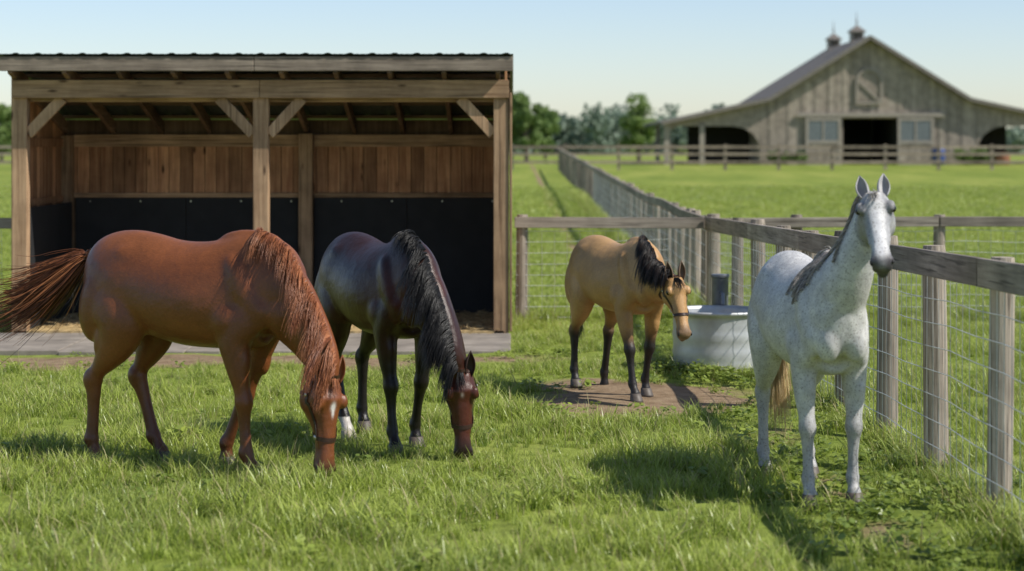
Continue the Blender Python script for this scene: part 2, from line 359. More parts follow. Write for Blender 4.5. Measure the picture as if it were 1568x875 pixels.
# ------------------------------------------------------------------ fences
def FX(y): return 2.74-.026*(y-11.3)
def RZ(y): return 1.47-(y-11)*.0165
pfence=empty('pasture_fence',(2.7,12,0)); 
mbp=MB(); mbw=MB(); mbr=MB()
def rpost(mb,x,y,top,r=.075,n=14):
    lx,ly=random.uniform(-.012,.012),random.uniform(-.012,.012); z0=gz(x,y)-.15
    hs=[0,.25,.5,.75,.97,1]; rs=[r*1.06,r*1.02,r,r*.97,r*.96,r*.88]
    mb.tube([(x+lx*h*2,y+ly*h*2,z0+(top-z0)*h) for h in hs],[q*random.uniform(.98,1.02) for q in rs],n)
ysA=[5.4,6.9,8.4,9.85,11.33,12.8,14.3,15.8,17.3,18.8,20.4,22.1]
for y in ysA: rpost(mbp,FX(y)+.03,y,RZ(y)+random.uniform(.0,.05),random.uniform(.066,.08))
rpost(mbp,FX(24)+.02,24,1.29,.085)
yb=[5.2,8.4,11.33,14.3,17.3,20.4,23.93]
for a,b_ in zip(yb[:-1],yb[1:]):
    w=.01*random.uniform(-1,1)
    mbr.beam((FX(a)-.075,a+.01,RZ(a)-.08+w),(FX(b_)-.075,b_-.01,RZ(b_)-.08+w*.3),.042,.165)
def wire_run(mb,P0,P1,top0,top1,dx=.15,r=.0032,nh=9):
    P0=Vector((*P0,0));P1=Vector((*P1,0)); Ln=(P1-P0).length; n=int(Ln/dx)
    for h in range(nh):
        pts=[]
        for i in range(n//4+1):
            t=i*4/n; p=P0.lerp(P1,min(t,1)); tp=top0+(top1-top0)*t
            pts.append((p.x,p.y,gz(p.x,p.y)+.05+(tp-.12)*h/(nh-1)+.006*math.sin(i*.9+h)))
        mb.tube(pts,r,4,cap=False)
    for i in range(n):
        t=i/n; p=P0.lerp(P1,t); tp=top0+(top1-top0)*t; z=gz(p.x,p.y)
        mb.tube([(p.x+.0025,p.y,z+.05),(p.x+.0025+.004*math.sin(i),p.y+.004*math.cos(i*3),z+tp*.5),(p.x+.0025,p.y,z+tp-.07)],r*.85,3,cap=False)
wire_run(mbw,(FX(5.5)-.052,5.5),(FX(24)-.052,24),1.45,1.2)
for mbx,nm,mt,bv in ((mbp,'posts',fpost,0),(mbr,'rails',frail[1],.006),(mbw,'wire_mesh',m_wire,0)):
    o=mbx.build(nm,mt,None,False,bv); reparent(o,pfence)
cf=empty('cross_fence',(0,24,0)); mbp=MB();mbr=MB();mbw=MB()
for x in (-14,-11.5,-9,-6.6,.11,3.45,5.14,7.2,9.3,11.5): rpost(mbp,x,24.05,1.28,.075)
mbr.beam((-16,23.96,1.18),(-9,23.96,1.17),.04,.13); mbr.beam((-9,23.96,1.17),(-5.7,23.96,1.18),.04,.13)
mbr.beam((.03,23.96,1.19),(2.33,23.96,1.18),.04,.13); mbr.beam((2.40,23.96,1.18),(5.13,23.96,1.20),.04,.12); mbr.beam((5.15,23.96,1.20),(9.3,23.96,1.19),.04,.12); mbr.beam((9.3,23.96,1.19),(14,23.96,1.19),.04,.12)
for a,b_ in ((-14,-5.7),(.05,2.35),(2.45,13)): wire_run(mbw,(a,23.985),(b_,23.985),1.16,1.16)
for mbx,nm,mt,bv in ((mbp,'posts',fpost,0),(mbr,'rails',frail[0],.006),(mbw,'wire_mesh',m_wire,0)):
    o=mbx.build(nm,mt,None,False,bv); reparent(o,cf)
lf=empty('lane_fence',(2.4,24,0)); mbp=MB();mbr=MB();mbw=MB()
def LX(y): return 2.37+.0025*(y-24)
y=25.0
while y<112:
    rpost(mbp,LX(y)+.05,y,gz(LX(y),y)+1.24+random.uniform(-.02,.04),random.uniform(.06,.075),8); y+=1.15 if y<60 else 2.0
y=24.1
while y<111:
    y2=y+3.4; z1=gz(LX(y),y)+1.2; z2=gz(LX(y2),y2)+1.2
    mbr.beam((LX(y)-.045,y,z1),(LX(y2)-.045,y2-.01,z2),.04,.12); y=y2
wire_run(mbw,(LX(24.1)-.03,24.1),(LX(60)-.03,60),1.16,1.16,.3,.003,7)
for mbx,nm,mt,bv in ((mbp,'posts',fpost,0),(mbr,'rails',frail[1],0),(mbw,'wire_mesh',m_wire,0)):
    o=mbx.build(nm,mt,None,False,bv); reparent(o,lf)
ff=empty('board_fence',(10,112,0)); mbp=MB();mbr=MB()
x=-60
while x<80:
    z=gz(x,112); mbp.box(x-.08,x+.08,111.95,112.1,z-.1,z+1.45); 
    for h in (.45,.9,1.3): mbr.box(x,x+2.98,111.9,111.94,z+h-.08,z+h+.07)
    x+=3
for mbx,nm,mt in ((mbp,'posts',wpost[2]),(mbr,'boards',wpost[0])): reparent(mbx.build(nm,mt),ff)

# ------------------------------------------------------------------ trough
tr=empty('water_trough',(1.93,18.6,0)); cx,cy=1.93,18.6
def ring(cx,cy,r,z,n): return [(cx+r*math.cos(2*math.pi*k/n),cy+r*math.sin(2*math.pi*k/n),z) for k in range(n)]
def lathe(mb,prof,cx,cy,n=48,mi=0):
    vs=[];fs=[]
    for r,z in prof: vs+=ring(cx,cy,r,z,n)
    for i in range(len(prof)-1):
        for k in range(n): fs.append((i*n+k,i*n+(k+1)%n,(i+1)*n+(k+1)%n,(i+1)*n+k))
    mb.add(vs,fs,mi)
mb=MB(); pr=[(.42,-.05),(.42,.0)]
for k in range(13):
    z=.03+k*.04; pr+=[(.425+(.008 if k in(4,8) else 0),z)]
pr+=[(.43,.545),(.452,.552),(.456,.57),(.448,.585),(.428,.58),(.42,.55),(.415,.3),(.415,.05)]
lathe(mb,pr,cx,cy); reparent(mb.build('tank',m_steel,None,True),tr)
mb=MB(); mb.add(ring(cx,cy,.416,.47,48),[tuple(range(48))]); reparent(mb.build('water',m_water),tr)
mb=MB(); 
lathe(mb,[(.0,-.05),(.075,-.05),(.075,.30),(.08,.30),(.08,.84),(.088,.845),(.088,.875),(.0,.88)],cx+.07,cy+.53,20)
mb.tube([(cx+.07,cy+.47,.70),(cx+.07,cy+.3,.70),(cx+.07,cy+.26,.6)],.018,8)
reparent(mb.build('frost_free_hydrant',m_steeld,None,True,.004),tr)

# ------------------------------------------------------------------ barn
BY=130.0; BC=23.3; bz=.9
barn=empty('horse_barn',(BC,BY,bz))
def rp(o): reparent(o,barn); return o
PK=9.35; KX=6.55; KZ=5.3; EX=13.6; EZ=3.75; D=16.5
mb=MB()
def roofz(dx):
    a=abs(dx); return PK-(PK-KZ)*a/KX if a<KX else KZ-(KZ-EZ)*(a-KX)/(EX-KX)
def top(dx): return roofz(dx)-.22
x=-7.1
while x<7.1:
    x2=min(x+.30,7.1); xc=(x+x2)/2; z0=bz-.1
    if abs(xc)<1.8: z0=bz+3.05
    zt0,zt1=top(x),top(x2)
    y=BY+random.choice((0,.03)); vs=[(BC+x,y,z0),(BC+x2,y,z0),(BC+x2,y,zt1),(BC+x,y,zt0)]
    mb.add(vs,[(0,1,2,3)]); x=x2
mb.box(BC-7.15,BC-7.08,BY+.04,BY+D,bz-.1,KZ-.3); mb.box(BC+7.08,BC+7.15,BY+.04,BY+D,bz-.1,KZ-.3)
for a,b_ in ((-7.08,-1.8),(1.8,7.08)): mb.box(BC+a,BC+b_,BY+D-.1,BY+D,bz-.1,4.4)
mb.add([(BC-7.08,BY+D,4.4),(BC+7.08,BY+D,4.4),(BC+7.08,BY+D,top(7.08)),(BC,BY+D,PK-.2),(BC-7.08,BY+D,top(7.08))],[(0,1,2,3,4)])
for s in (-1,1):
    for c,x0 in ((1,7.12),(-1,13.2)):
        rad=1.9 if c==1 else 1.0
        zt=bz+2.55
        for k in range(8):
            a0=math.pi/2*k/8; a1=math.pi/2*(k+1)/8
            xa=x0+c*(rad-rad*math.cos(a0)); xb=x0+c*(rad-rad*math.cos(a1)); za=zt-rad*.8+rad*.8*math.sin(a0); zb=zt-rad*.8+rad*.8*math.sin(a1)
            mb.add([(BC+s*xa,BY-.01,za),(BC+s*xb,BY-.01,zb),(BC+s*xb,BY-.01,top(xb)),(BC+s*xa,BY-.01,top(xa))],[(0,1,2,3)],0,.4)
    xa,xb=9.02,12.2
    mb.add([(BC+s*xa,BY-.01,bz+2.55),(BC+s*xb,BY-.01,bz+2.55),(BC+s*xb,BY-.01,top(xb)),(BC+s*xa,BY-.01,top(xa))],[(0,1,2,3)],0,.5)
rp(mb.build('board_and_batten_walls',wbarn))
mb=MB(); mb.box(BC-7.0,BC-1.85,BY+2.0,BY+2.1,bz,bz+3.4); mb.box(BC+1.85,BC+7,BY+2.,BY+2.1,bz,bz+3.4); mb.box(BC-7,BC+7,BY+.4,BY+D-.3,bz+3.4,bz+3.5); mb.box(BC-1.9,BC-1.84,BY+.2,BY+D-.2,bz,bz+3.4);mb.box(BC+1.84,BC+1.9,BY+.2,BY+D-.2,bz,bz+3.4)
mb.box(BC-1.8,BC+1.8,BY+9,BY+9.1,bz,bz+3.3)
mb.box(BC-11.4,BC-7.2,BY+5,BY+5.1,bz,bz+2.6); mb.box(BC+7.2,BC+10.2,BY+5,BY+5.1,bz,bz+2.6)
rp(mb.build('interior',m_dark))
mb=MB()
def roofplane(x0,z0,x1,z1,ya,yb_,t=.16):
    vs=[(BC+x0,ya,z0),(BC+x1,ya,z1),(BC+x1,yb_,z1),(BC+x0,yb_,z0)]; vs+=[(a,b_,c-t) for a,b_,c in vs]
    mb.add(vs,[(0,1,2,3),(7,6,5,4),(0,4,5,1),(1,5,6,2),(2,6,7,3),(3,7,4,0)])
o_=.6
for s in (-1,1):
    roofplane(0,PK,s*KX,KZ,BY-o_,BY+D+o_); roofplane(s*(KX-.02),KZ-.01,s*EX,EZ,BY-o_,BY+D+o_)
rp(mb.build('roof',m_shingle))
mb=MB()
for s in (-1,1):
    mb.beam((BC,BY-o_-.03,PK-.12),(BC+s*KX,BY-o_-.03,KZ-.12),.05,.24,mi=1); mb.beam((BC+s*KX,BY-o_-.032,KZ-.12),(BC+s*EX,BY-o_-.032,EZ-.12),.05,.24,mi=1)
    for px in (13.2,):
        mb.box(BC+s*px-.18,BC+s*px+.18,BY-.2,BY+.05,bz-.1,roofz(px)-.2)
        mb.box(BC+s*px-.14,BC+s*px+.14,BY+8,BY+8.2,bz-.1,roofz(px)-.2)
    mb.box(BC+s*10.9-.16,BC+s*10.9+.16,BY-.18,BY-.03,bz-.1,bz+2.6)
mb.box(BC-4.7,BC+4.9,BY-.22,BY-.05,bz+3.15,bz+3.40)
for a,b_ in ((-4.15,-1.85),(1.85,4.2)):
    y0=BY-.14
    for xx0,xx1,zz0,zz1 in ((a,a+.18,0,3.1),(b_-.18,b_,0,3.1),(a+.18,b_-.18,0,.2),(a+.18,b_-.18,1.4,1.6),(a+.18,b_-.18,2.9,3.1),((a+b_)/2-.05,(a+b_)/2+.05,1.6,2.9)):
        mb.box(BC+xx0,BC+xx1,y0-.05,y0,bz+zz0,bz+zz1)
UPY=(0,1,0)
for p,q in (((-.8,5.0),(-.8,6.3)),((.8,5.0),(.8,6.3)),((-.72,6.4),(.72,5.05)),((-.9,4.95),(.9,4.95))):
    mb.beam((BC+p[0],BY-.1,p[1]),(BC+q[0],BY-.1,q[1]),.14,.08,UPY)
ap=[(BC+.8*math.cos(a),BY-.1,6.3+.85*math.sin(a)) for a in np.linspace(0,math.pi,12)]
for p,q in zip(ap[:-1],ap[1:]): mb.beam(p,q,.14,.08,UPY)
m_fascia=simple('roof_edge_board',(.20,.175,.15),.8)
rp(mb.build('trim',[m_trim,m_fascia]))
mb=MB()
for a,b_ in ((-4.15,-1.85),(1.85,4.2)):
    xx=a+.18
    while xx<b_-.2: mb.box(BC+xx,BC+min(xx+.22,b_-.18)-.01,BY-.15,BY-.12,bz+.2,bz+1.4); xx+=.22
ap=[(BC+x_,BY-.05,z_) for x_,z_ in [(-.72,5.05),(.72,5.05)]+[(.72*math.cos(a),6.3+.78*math.sin(a)) for a in np.linspace(0,math.pi,12)]]
mb.add(ap,[tuple(range(len(ap)))],0,.05)
rp(mb.build('doors',wbarn))
mb=MB(); mb.box(BC-3.97,BC-2.03,BY-.15,BY-.13,bz+1.6,bz+2.9); mb.box(BC+2.03,BC+4.02,BY-.15,BY-.13,bz+1.6,bz+2.9); rp(mb.build('windows',m_glass))
mb=MB(); mb2=MB(); mb3=MB()
for yy in (BY+4.6,BY+14.3):
    mb.box(BC-.42,BC+.42,yy-.42,yy+.42,PK-.35,PK+.45); mb.box(BC-.52,BC+.52,yy-.52,yy+.52,PK+.45,PK+.53)
    for k in range(4): mb3.box(BC-.3,BC+.3,yy-.46,yy-.425,PK+.03+k*.1,PK+.09+k*.1)
    vs=[(BC-.56,yy-.56,PK+.53),(BC+.56,yy-.56,PK+.53),(BC+.56,yy+.56,PK+.53),(BC-.56,yy+.56,PK+.53),(BC,yy,PK+1.0)]
    mb2.add(vs,[(0,1,4),(1,2,4),(2,3,4),(3,0,4)]); mb2.tube([(BC,yy,PK+.95),(BC,yy,PK+1.15),(BC,yy,PK+1.22),(BC,yy,PK+1.3),(BC,yy,PK+1.85)],[.04,.04,.1,.03,.015],8)
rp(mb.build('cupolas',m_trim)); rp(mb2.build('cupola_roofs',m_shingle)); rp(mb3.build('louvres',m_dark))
def barrel(name,x,y,r,h,mt):
    e=empty(name,(x,y,gz(x,y))); mb=MB(); lathe(mb,[(0,0),(r*.9,0),(r,h*.1),(r*1.03,h*.5),(r,h*.9),(r*.92,h),(r*.85,h),(r*.85,h*.93),(0,h*.93)],0,0,20)
    mb.build('body',mt,e,True)
barrel('blue_barrel',BC+4.0,BY-2.5,.42,1.05,m_blue)
m_terra=simple('terracotta',(.25,.10,.05),.8); barrel('planter',BC+8.1,BY-2.6,.45,.8,m_terra)

# ------------------------------------------------------------------ foliage
def treeleaf(name,lo,hi): return leafmat(name,lo,hi,None,.3,.7,'tip',.5)
m_leaf=treeleaf('tree_leaves',(.09,.155,.04),(.24,.33,.10)); m_leaffar=treeleaf('distant_leaves_hazed',(.15,.20,.15),(.23,.295,.22)); m_bush=treeleaf('bush_leaves',(.07,.12,.03),(.18,.25,.07))  # far leaves: bluish distance haze painted into their base colour
def leaves(mb,cs,ls):
    for c,rad,n,ls_ in cs:
        d=RNG.normal(size=(n,3)); d/=np.linalg.norm(d,axis=1)[:,None]; rr=RNG.uniform(.5,1.1,n)[:,None]
        p=np.array(c)+d*rr*np.array(rad)
        for q in p:
            u=RNG.normal(size=3); u/=np.linalg.norm(u); w=np.cross(u,RNG.normal(size=3)); w/=np.linalg.norm(w); s=ls_*RNG.uniform(.6,1.3)
            mb.add([q-u*s,q+w*s*.6,q+u*s,q-w*s*.6],[(0,1,2,3)],0,random.random())
def tree(name,x,y,h,w,lf,ls=.2,nb=18):
    z=gz(x,y); e=empty(name,(x,y,z)); mb=MB()
    mb.tube([(x,y,z-.2),(x+.05,y,z+h*.25),(x-.05,y,z+h*.6),(x,y,z+h*.85)],[h*.035,h*.028,h*.016,.03],8)
    cs=[]
    for i in range(nb):
        a=random.random()*6.28; t=random.uniform(.25,.93); rr=w*.5*math.sin(math.pi*min(1,(t-.1)/.95))**.7*random.uniform(.35,.85)
        c=(x+rr*math.cos(a),y+rr*math.sin(a),z+h*t); s=w*random.uniform(.13,.25)
        mb.tube([(x,y,z+h*t*.6),(c[0],c[1],c[2]-s*.2)],[h*.012,.02],5); cs.append((c,(s,s,s*.8),150,ls))
    reparent(mb.build('trunk_and_limbs',m_bark),e); mb=MB(); leaves(mb,cs,ls); reparent(mb.build('crown',lf),e)
tree('deciduous_tree',(978-784)/3049*165,165,5.4,3.6,m_leaf)
tree('deciduous_tree',(806-784)/3049*150,150,5.2,2.8,m_leaf); tree('deciduous_tree',(770-784)/3049*152,152,5.4,3.6,m_leaf); tree('deciduous_tree',(835-784)/3049*190,190,4.8,4.0,m_leaf,.25)
tree('deciduous_tree',(2-784)/3049*140,140,4.2,3.2,m_leaf)
mb=MB(); cs=[]
x=-160
while x<230:
    hh=random.uniform(4.8,7.6)+1.2*math.sin(x*.07); yy=330+random.uniform(-15,15); w=random.uniform(2.5,5)
    for k in range(5): cs.append(((x+random.uniform(-w,w)*.6,yy+random.uniform(-2,2),.9+hh*random.uniform(.2,.8)),(w*.6,w*.5,hh*.25),85,.55))
    cs.append(((x,yy,1.8),(w,2,1.8),80,.6))
    x+=w*.75
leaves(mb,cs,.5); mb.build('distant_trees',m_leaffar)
def bush(name,x,y,w,h):
    z=gz(x,y); e=empty(name,(x,y,z)); mb=MB(); cs=[]
    for i in range(9): cs.append(((x+random.uniform(-.5,.5)*w,y+random.uniform(-.3,.3),z+h*random.uniform(.3,.7)),(w*.2,w*.2,h*.35),90,.13))
    leaves(mb,cs,.1); reparent(mb.build('foliage',m_bush),e)
    mb=MB()
    for i in range(5): mb.tube([(x,y,z-.05),(x+random.uniform(-.4,.4)*w,y,z+h*.6)],[.03,.01],5)
    reparent(mb.build('stems',m_bark),e)
bush('shrub',BC-5.6,BY-1.6,2.0,.95); bush('shrub',BC+5.9,BY-1.6,2.2,1.1); bush('shrub',BC+7.2,BY-1.8,1.2,.7)

# ------------------------------------------------------------------ HORSES
def nz(v): v=np.asarray(v,float); return v/max(np.linalg.norm(v),1e-9)
def catmull(K,sub):
    K=np.array(K,float); n=len(K); out=[]
    for i in range(n-1):
        p0=K[max(i-1,0)];p1=K[i];p2=K[i+1];p3=K[min(i+2,n-1)]
        for j in range(sub):
            t=j/sub; out.append(.5*((2*p1)+(-p0+p2)*t+(2*p0-5*p1+4*p2-p3)*t*t+(-p0+3*p1-3*p2+p3)*t**3))
    out.append(K[-1]); return np.array(out)
class Vol:
    def __init__(s): s.v=[];s.f=[];s.sk=[]
    def loft(s,keys,lab,sub=4,n=20,egg=0,sq=1.0):
        K=catmull(keys,sub)
        o=len(s.v); m=len(K)
        for i in range(m):
            t=nz(K[min(i+1,m-1),:3]-K[max(i-1,0),:3]); lat=K[i,5:8]; lat=nz(lat-t*np.dot(lat,t)); dor=np.cross(t,lat)
            rd,rl=max(K[i,3],.004),max(K[i,4],.004)
            s.sk.append((*K[i,:3],min(rd,rl),lab))
            for k in range(n):
                a=2*math.pi*k/n; c,sn=math.cos(a),math.sin(a)
                if sq!=1.0: c=math.copysign(abs(c)**sq,c); sn=math.copysign(abs(sn)**sq,sn)
                s.v.append(K[i,:3]+lat*c*rl*(1-egg*sn)+dor*sn*rd)
        for i in range(m-1):
            for k in range(n): k2=(k+1)%n; s.f.append((o+i*n+k,o+i*n+k2,o+(i+1)*n+k2,o+(i+1)*n+k))
        s.f.append(tuple(o+k for k in range(n))[::-1]); s.f.append(tuple(o+(m-1)*n+k for k in range(n)))
    def ell(s,c,r,lab,ax=None,n=12):
        ax=np.eye(3) if ax is None else ax; o=len(s.v); c=np.array(c,float)
        for i in range(1,n):
            ph=math.pi*i/n
            for k in range(2*n):
                th=math.pi*k/n; d=np.array([math.sin(ph)*math.cos(th)*r[0],math.sin(ph)*math.sin(th)*r[1],math.cos(ph)*r[2]]); s.v.append(c+ax@d)
        N2=2*n
        for i in range(n-2):
            for k in range(N2): k2=(k+1)%N2; s.f.append((o+i*N2+k,o+(i+1)*N2+k,o+(i+1)*N2+k2,o+i*N2+k2))
        s.v.append(c+ax@np.array([0,0,r[2]])); s.v.append(c-ax@np.array([0,0,r[2]])); t=len(s.v)
        for k in range(N2): k2=(k+1)%N2; s.f.append((t-2,o+k,o+k2)); s.f.append((t-1,o+(n-2)*N2+k2,o+(n-2)*N2+k))
        s.sk.append((*c,min(r)*.9,lab))
TORSO=[(-.825,1.18,.07,.06),(-.79,1.18,.17,.12),(-.72,1.19,.255,.19),(-.62,1.20,.305,.235),(-.48,1.205,.325,.260),(-.34,1.19,.325,.260),(-.18,1.155,.325,.277),(0,1.13,.335,.292),(.18,1.13,.342,.28),(.34,1.145,.355,.24),(.48,1.17,.365,.20),(.60,1.175,.325,.175),(.70,1.14,.25,.155),(.76,1.11,.17,.125),(.795,1.10,.08,.06)]
HEAD=[(-.03,.03,-.07,.055),(.03,.065,-.12,.08),(.12,.085,-.18,.098),(.22,.09,-.21,.106),(.33,.08,-.19,.096),(.45,.064,-.14,.074),(.58,.052,-.103,.059),(.72,.043,-.085,.052),(.83,.042,-.088,.057),(.92,.035,-.092,.062),(.98,.012,-.082,.052),(1.01,-.015,-.06,.027)]
HL=.60
def leg_front(s,dx,bend):
    pts=[(.52,.10,1.16,.15,.08),(.475,.145,1.0,.15,.088),(.43,.16,.88,.125,.082),(.435,.16,.77,.098,.074),(.445,.158,.65,.073,.062),(.455,.153,.55,.054,.050),(.46,.15,.475,.061,.056),(.455,.15,.41,.045,.040),(.45,.148,.31,.038,.032),(.45,.147,.215,.041,.034),(.445,.146,.165,.051,.043),(.465,.146,.118,.039,.035),(.482,.145,.078,.047,.045),(.488,.145,.04,.049,.047)]
    return limb(pts,s,dx,bend,.87,.80,.475,(.488,.145))
def leg_hind(s,dx,bend):
    pts=[(-.50,.10,1.24,.24,.12),(-.49,.145,1.06,.235,.13),(-.44,.17,.93,.19,.12),(-.47,.168,.81,.14,.098),(-.54,.16,.70,.090,.070),(-.605,.152,.62,.058,.048),(-.645,.147,.56,.074,.053),(-.632,.147,.485,.053,.041),(-.62,.147,.365,.042,.034),(-.612,.147,.225,.044,.036),(-.612,.147,.175,.053,.045),(-.59,.147,.125,.040,.036),(-.572,.147,.08,.048,.046),(-.565,.147,.04,.050,.047)]
    return limb(pts,s,dx,bend,.92,.85,.56,(-.565,.147))
def limb(pts,s,dx,bend,ztop,span,zj,foot):
    P=[]
    def tf(p):
        x,y,z=p; f=max(0,min(1,(ztop-z)/span)); x=x+dx*f; y=s*y
        if bend and z<zj:
            jx=[q[0] for q in pts if abs(q[2]-zj)<.01][0]+dx*((ztop-zj)/span)
            a=bend; X,Z=x-jx,z-zj; x=jx+X*math.cos(a)+Z*math.sin(a); z=zj-X*math.sin(a)+Z*math.cos(a)
        return (x,y,z)
    for (x,y,z,a,b_) in pts: P.append((*tf((x,y,z)),a,b_,0,1,0))
    return P,(lambda q:tf(q)),foot
def horse(name,loc,heading,scale,neck,poll,dW,vW,legs,colfn,mane,tail,halter,earc,fleck=0,rough=.42,white_hoof=(),spec=.4):
    hd=R(heading); Rm=np.array([[math.cos(hd),-math.sin(hd),0],[math.sin(hd),math.cos(hd),0],[0,0,1]])
    d=nz(Rm.T@np.array(dW)); v=Rm.T@np.array(vW); v=nz(v-d*np.dot(v,d)); lat=np.cross(v,d); poll=np.array(poll,float)
    e=empty(name,(loc[0],loc[1],gz(loc[0],loc[1])-.005)); 
    V_=Vol()
    V_.loft([(x,0,z,a,b_,0,1,0) for x,z,a,b_ in TORSO],'body',egg=.14,n=28)
    for s in (-1,1):
        ax=np.array(Matrix.Rotation(R(-30),3,'Y'))
        V_.ell((.50,s*.142,1.16),(.105,.080,.27),'body',ax)
        V_.ell((.37,s*.172,.99),(.14,.085,.125),'body',np.array(Matrix.Rotation(R(30),3,'Y')))
        V_.ell((.60,s*.116,1.04),(.11,.085,.10),'body')
        V_.ell((.71,s*.084,1.03),(.085,.076,.13),'body')
        V_.ell((-.63,s*.142,1.06),(.15,.115,.27),'body',np.array(Matrix.Rotation(R(12),3,'Y')))
        V_.ell((-.42,s*.124,1.32),(.20,.10,.13),'body')
        V_.ell((-.36,s*.18,.95),(.10,.088,.12),'body')
        V_.ell((-.56,s*.180,.86),(.07,.062,.16),'body',np.array(Matrix.Rotation(R(20),3,'Y')))
    V_.ell((.44,0,1.475),(.24,.055,.075),'body')
    K=[]; nn=len(neck)
    for i,(x,y,z,a,b_) in enumerate(neck):
        t=i/(nn-1); l=nz((1-t)*np.array([0,1,0])+t*lat); K.append((x,y,z,a,b_,*l))
    pe=poll+d*.07-v*.05; K.append((*pe,.105,.072,*lat)); 
    V_.loft(K,'neck',egg=.22,n=24)
    NK=catmull(K,8)
    HK=[]
    for u,tp,bt,hw in HEAD:
        c=poll+d*u*HL+v*(tp+bt)/2; HK.append((*c,(tp-bt)/2,hw,*lat))
    V_.loft(HK,'head',n=24,sq=.86,egg=-.08)
    Hm=np.stack([d,lat,v],1)
    hp=lambda u,w,vv: poll+d*u*HL+lat*w+v*vv
    for s in (-1,1):
        V_.ell(hp(.24,s*.068,-.09),(.09,.045,.092),'head',Hm)
        V_.ell(hp(.26,s*.088,.052),(.045,.030,.026),'head',Hm)
        V_.ell(hp(.50,s*.052,-.002),(.14,.020,.016),'head',Hm)
        V_.ell(hp(.92,s*.042,-.003),(.033,.027,.03),'head',Hm)
    V_.ell(hp(.95,0,-.088),(.035,.035,.02),'head',Hm)
    feet=[]
    for i,(kind,s,dx,bend) in enumerate(legs):
        P,tf,ft=(leg_front if kind=='F' else leg_hind)(s,dx,bend)
        V_.loft(P,'leg',sub=4,n=18); feet.append((tf,ft))
        if kind=='F': V_.ell(tf((.475,.16,.74)),(.06,.055,.13),'leg')
    me=bpy.data.meshes.new('tmp'); me.from_pydata([tuple(p) for p in V_.v],[],V_.f); tmp=bpy.data.objects.new('tmp',me); scene.collection.objects.link(tmp)
    rm=tmp.modifiers.new('r','REMESH'); rm.mode='VOXEL'; rm.voxel_size=.0105
    dg=bpy.context.evaluated_depsgraph_get(); ev=tmp.evaluated_get(dg); me2=bpy.data.meshes.new_from_object(ev)
    bpy.data.objects.remove(tmp)
    nv=len(me2.vertices); P=np.zeros(nv*3); me2.vertices.foreach_get('co',P); P=P.reshape(-1,3)
    E=np.zeros(len(me2.edges)*2,int); me2.edges.foreach_get('vertices',E); E=E.reshape(-1,2)
    sk=np.array([q[:4] for q in V_.sk]); labs=np.array([{'body':0,'neck':1,'head':2,'leg':3}[q[4]] for q in V_.sk])
    lab=np.zeros(nv,int); best=np.full(nv,1e9)
    for j in range(len(sk)):
        dd=np.linalg.norm(P-sk[j,:3],axis=1)-sk[j,3]; k=dd<best; best[k]=dd[k]; lab[k]=labs[j]
    deg=np.bincount(E.ravel(),minlength=nv).astype(float)
    def avg(A):
        o=np.zeros_like(A)
        for c in range(A.shape[1]): o[:,c]=np.bincount(E[:,0],A[E[:,1],c],nv)+np.bincount(E[:,1],A[E[:,0],c],nv)
        return o/deg[:,None]
    w=np.where(lab<=1,1.,0.); w[(lab==3)&(P[:,2]>.78)]=1
    w=w[:,None]
    for _ in range(8): w=avg(w)
    for it in range(14): P=P+w*.6*(avg(P)-P)
    for it in range(5):
        P=P+.5*(avg(P)-P); P=P-.48*(avg(P)-P)
    me2.vertices.foreach_set('co',P.ravel())
    rel=P-poll; hc=np.stack([rel@d/HL,rel@lat,rel@v],1)
    C=colfn(P,lab,hc)
    at=me2.attributes.new('Col','FLOAT_COLOR','POINT'); at.data.foreach_set('color',np.concatenate([C,np.ones((nv,1))],1).astype('f').ravel())
    me2.polygons.foreach_set('use_smooth',[True]*len(me2.polygons)); me2.materials.clear()
    m,nt,b=mat_new(name+'_coat'); a=N(nt,'ShaderNodeAttribute',attribute_name='Col'); tc=N(nt,'ShaderNodeTexCoord')
    n1=noise(nt,tc.outputs['Object'],3.5,5,.6); r1=ramp(nt,[(.3,g(.72)),(.7,g(1.15))]); L(nt,n1.outputs[0],r1.inputs[0])
    c=mixc(nt,1 if not fleck else .5,a.outputs['Color'],r1.outputs[0],'MULTIPLY')
    mp=N(nt,'ShaderNodeMapping'); mp.inputs['Scale'].default_value=(55,150,75); mp.inputs['Rotation'].default_value=(0,R(35),0); L(nt,tc.outputs['Object'],mp.inputs[0]); n2=noise(nt,mp.outputs[0],1,4,.75)
    r2=ramp(nt,[(.3,g(.68)),(.7,g(1.25))]); L(nt,n2.outputs[0],r2.inputs[0]); c=mixc(nt,.7 if not fleck else .35,c,r2.outputs[0],'MULTIPLY')
    if fleck:
        n3=noise(nt,tc.outputs['Object'],88,2,.5); r3=ramp(nt,[(.56,g(1)),(.65,(.40,.36,.34))]); L(nt,n3.outputs[0],r3.inputs[0]); c=mixc(nt,fleck,c,r3.outputs[0],'MULTIPLY')
        vo=N(nt,'ShaderNodeTexVoronoi'); vo.inputs['Scale'].default_value=17; L(nt,tc.outputs['Object'],vo.inputs['Vector']); r5=ramp(nt,[(.25,g(1)),(.65,(.70,.70,.72))]); L(nt,vo.outputs['Distance'],r5.inputs[0]); c=mixc(nt,.55,c,r5.outputs[0],'MULTIPLY')
        n4=noise(nt,tc.outputs['Object'],6,4,.6); r4=ramp(nt,[(.35,(.70,.70,.72)),(.6,g(1))]); L(nt,n4.outputs[0],r4.inputs[0]); c=mixc(nt,.5,c,r4.outputs[0],'MULTIPLY')
    L(nt,c,b.inputs['Base Color']); b.inputs['Specular IOR Level'].default_value=spec
    rr2=N(nt,'ShaderNodeMapRange'); rr2.inputs[3].default_value=rough-.1; rr2.inputs[4].default_value=rough+.14; L(nt,n2.outputs[0],rr2.inputs[0]); L(nt,rr2.outputs[0],b.inputs['Roughness'])
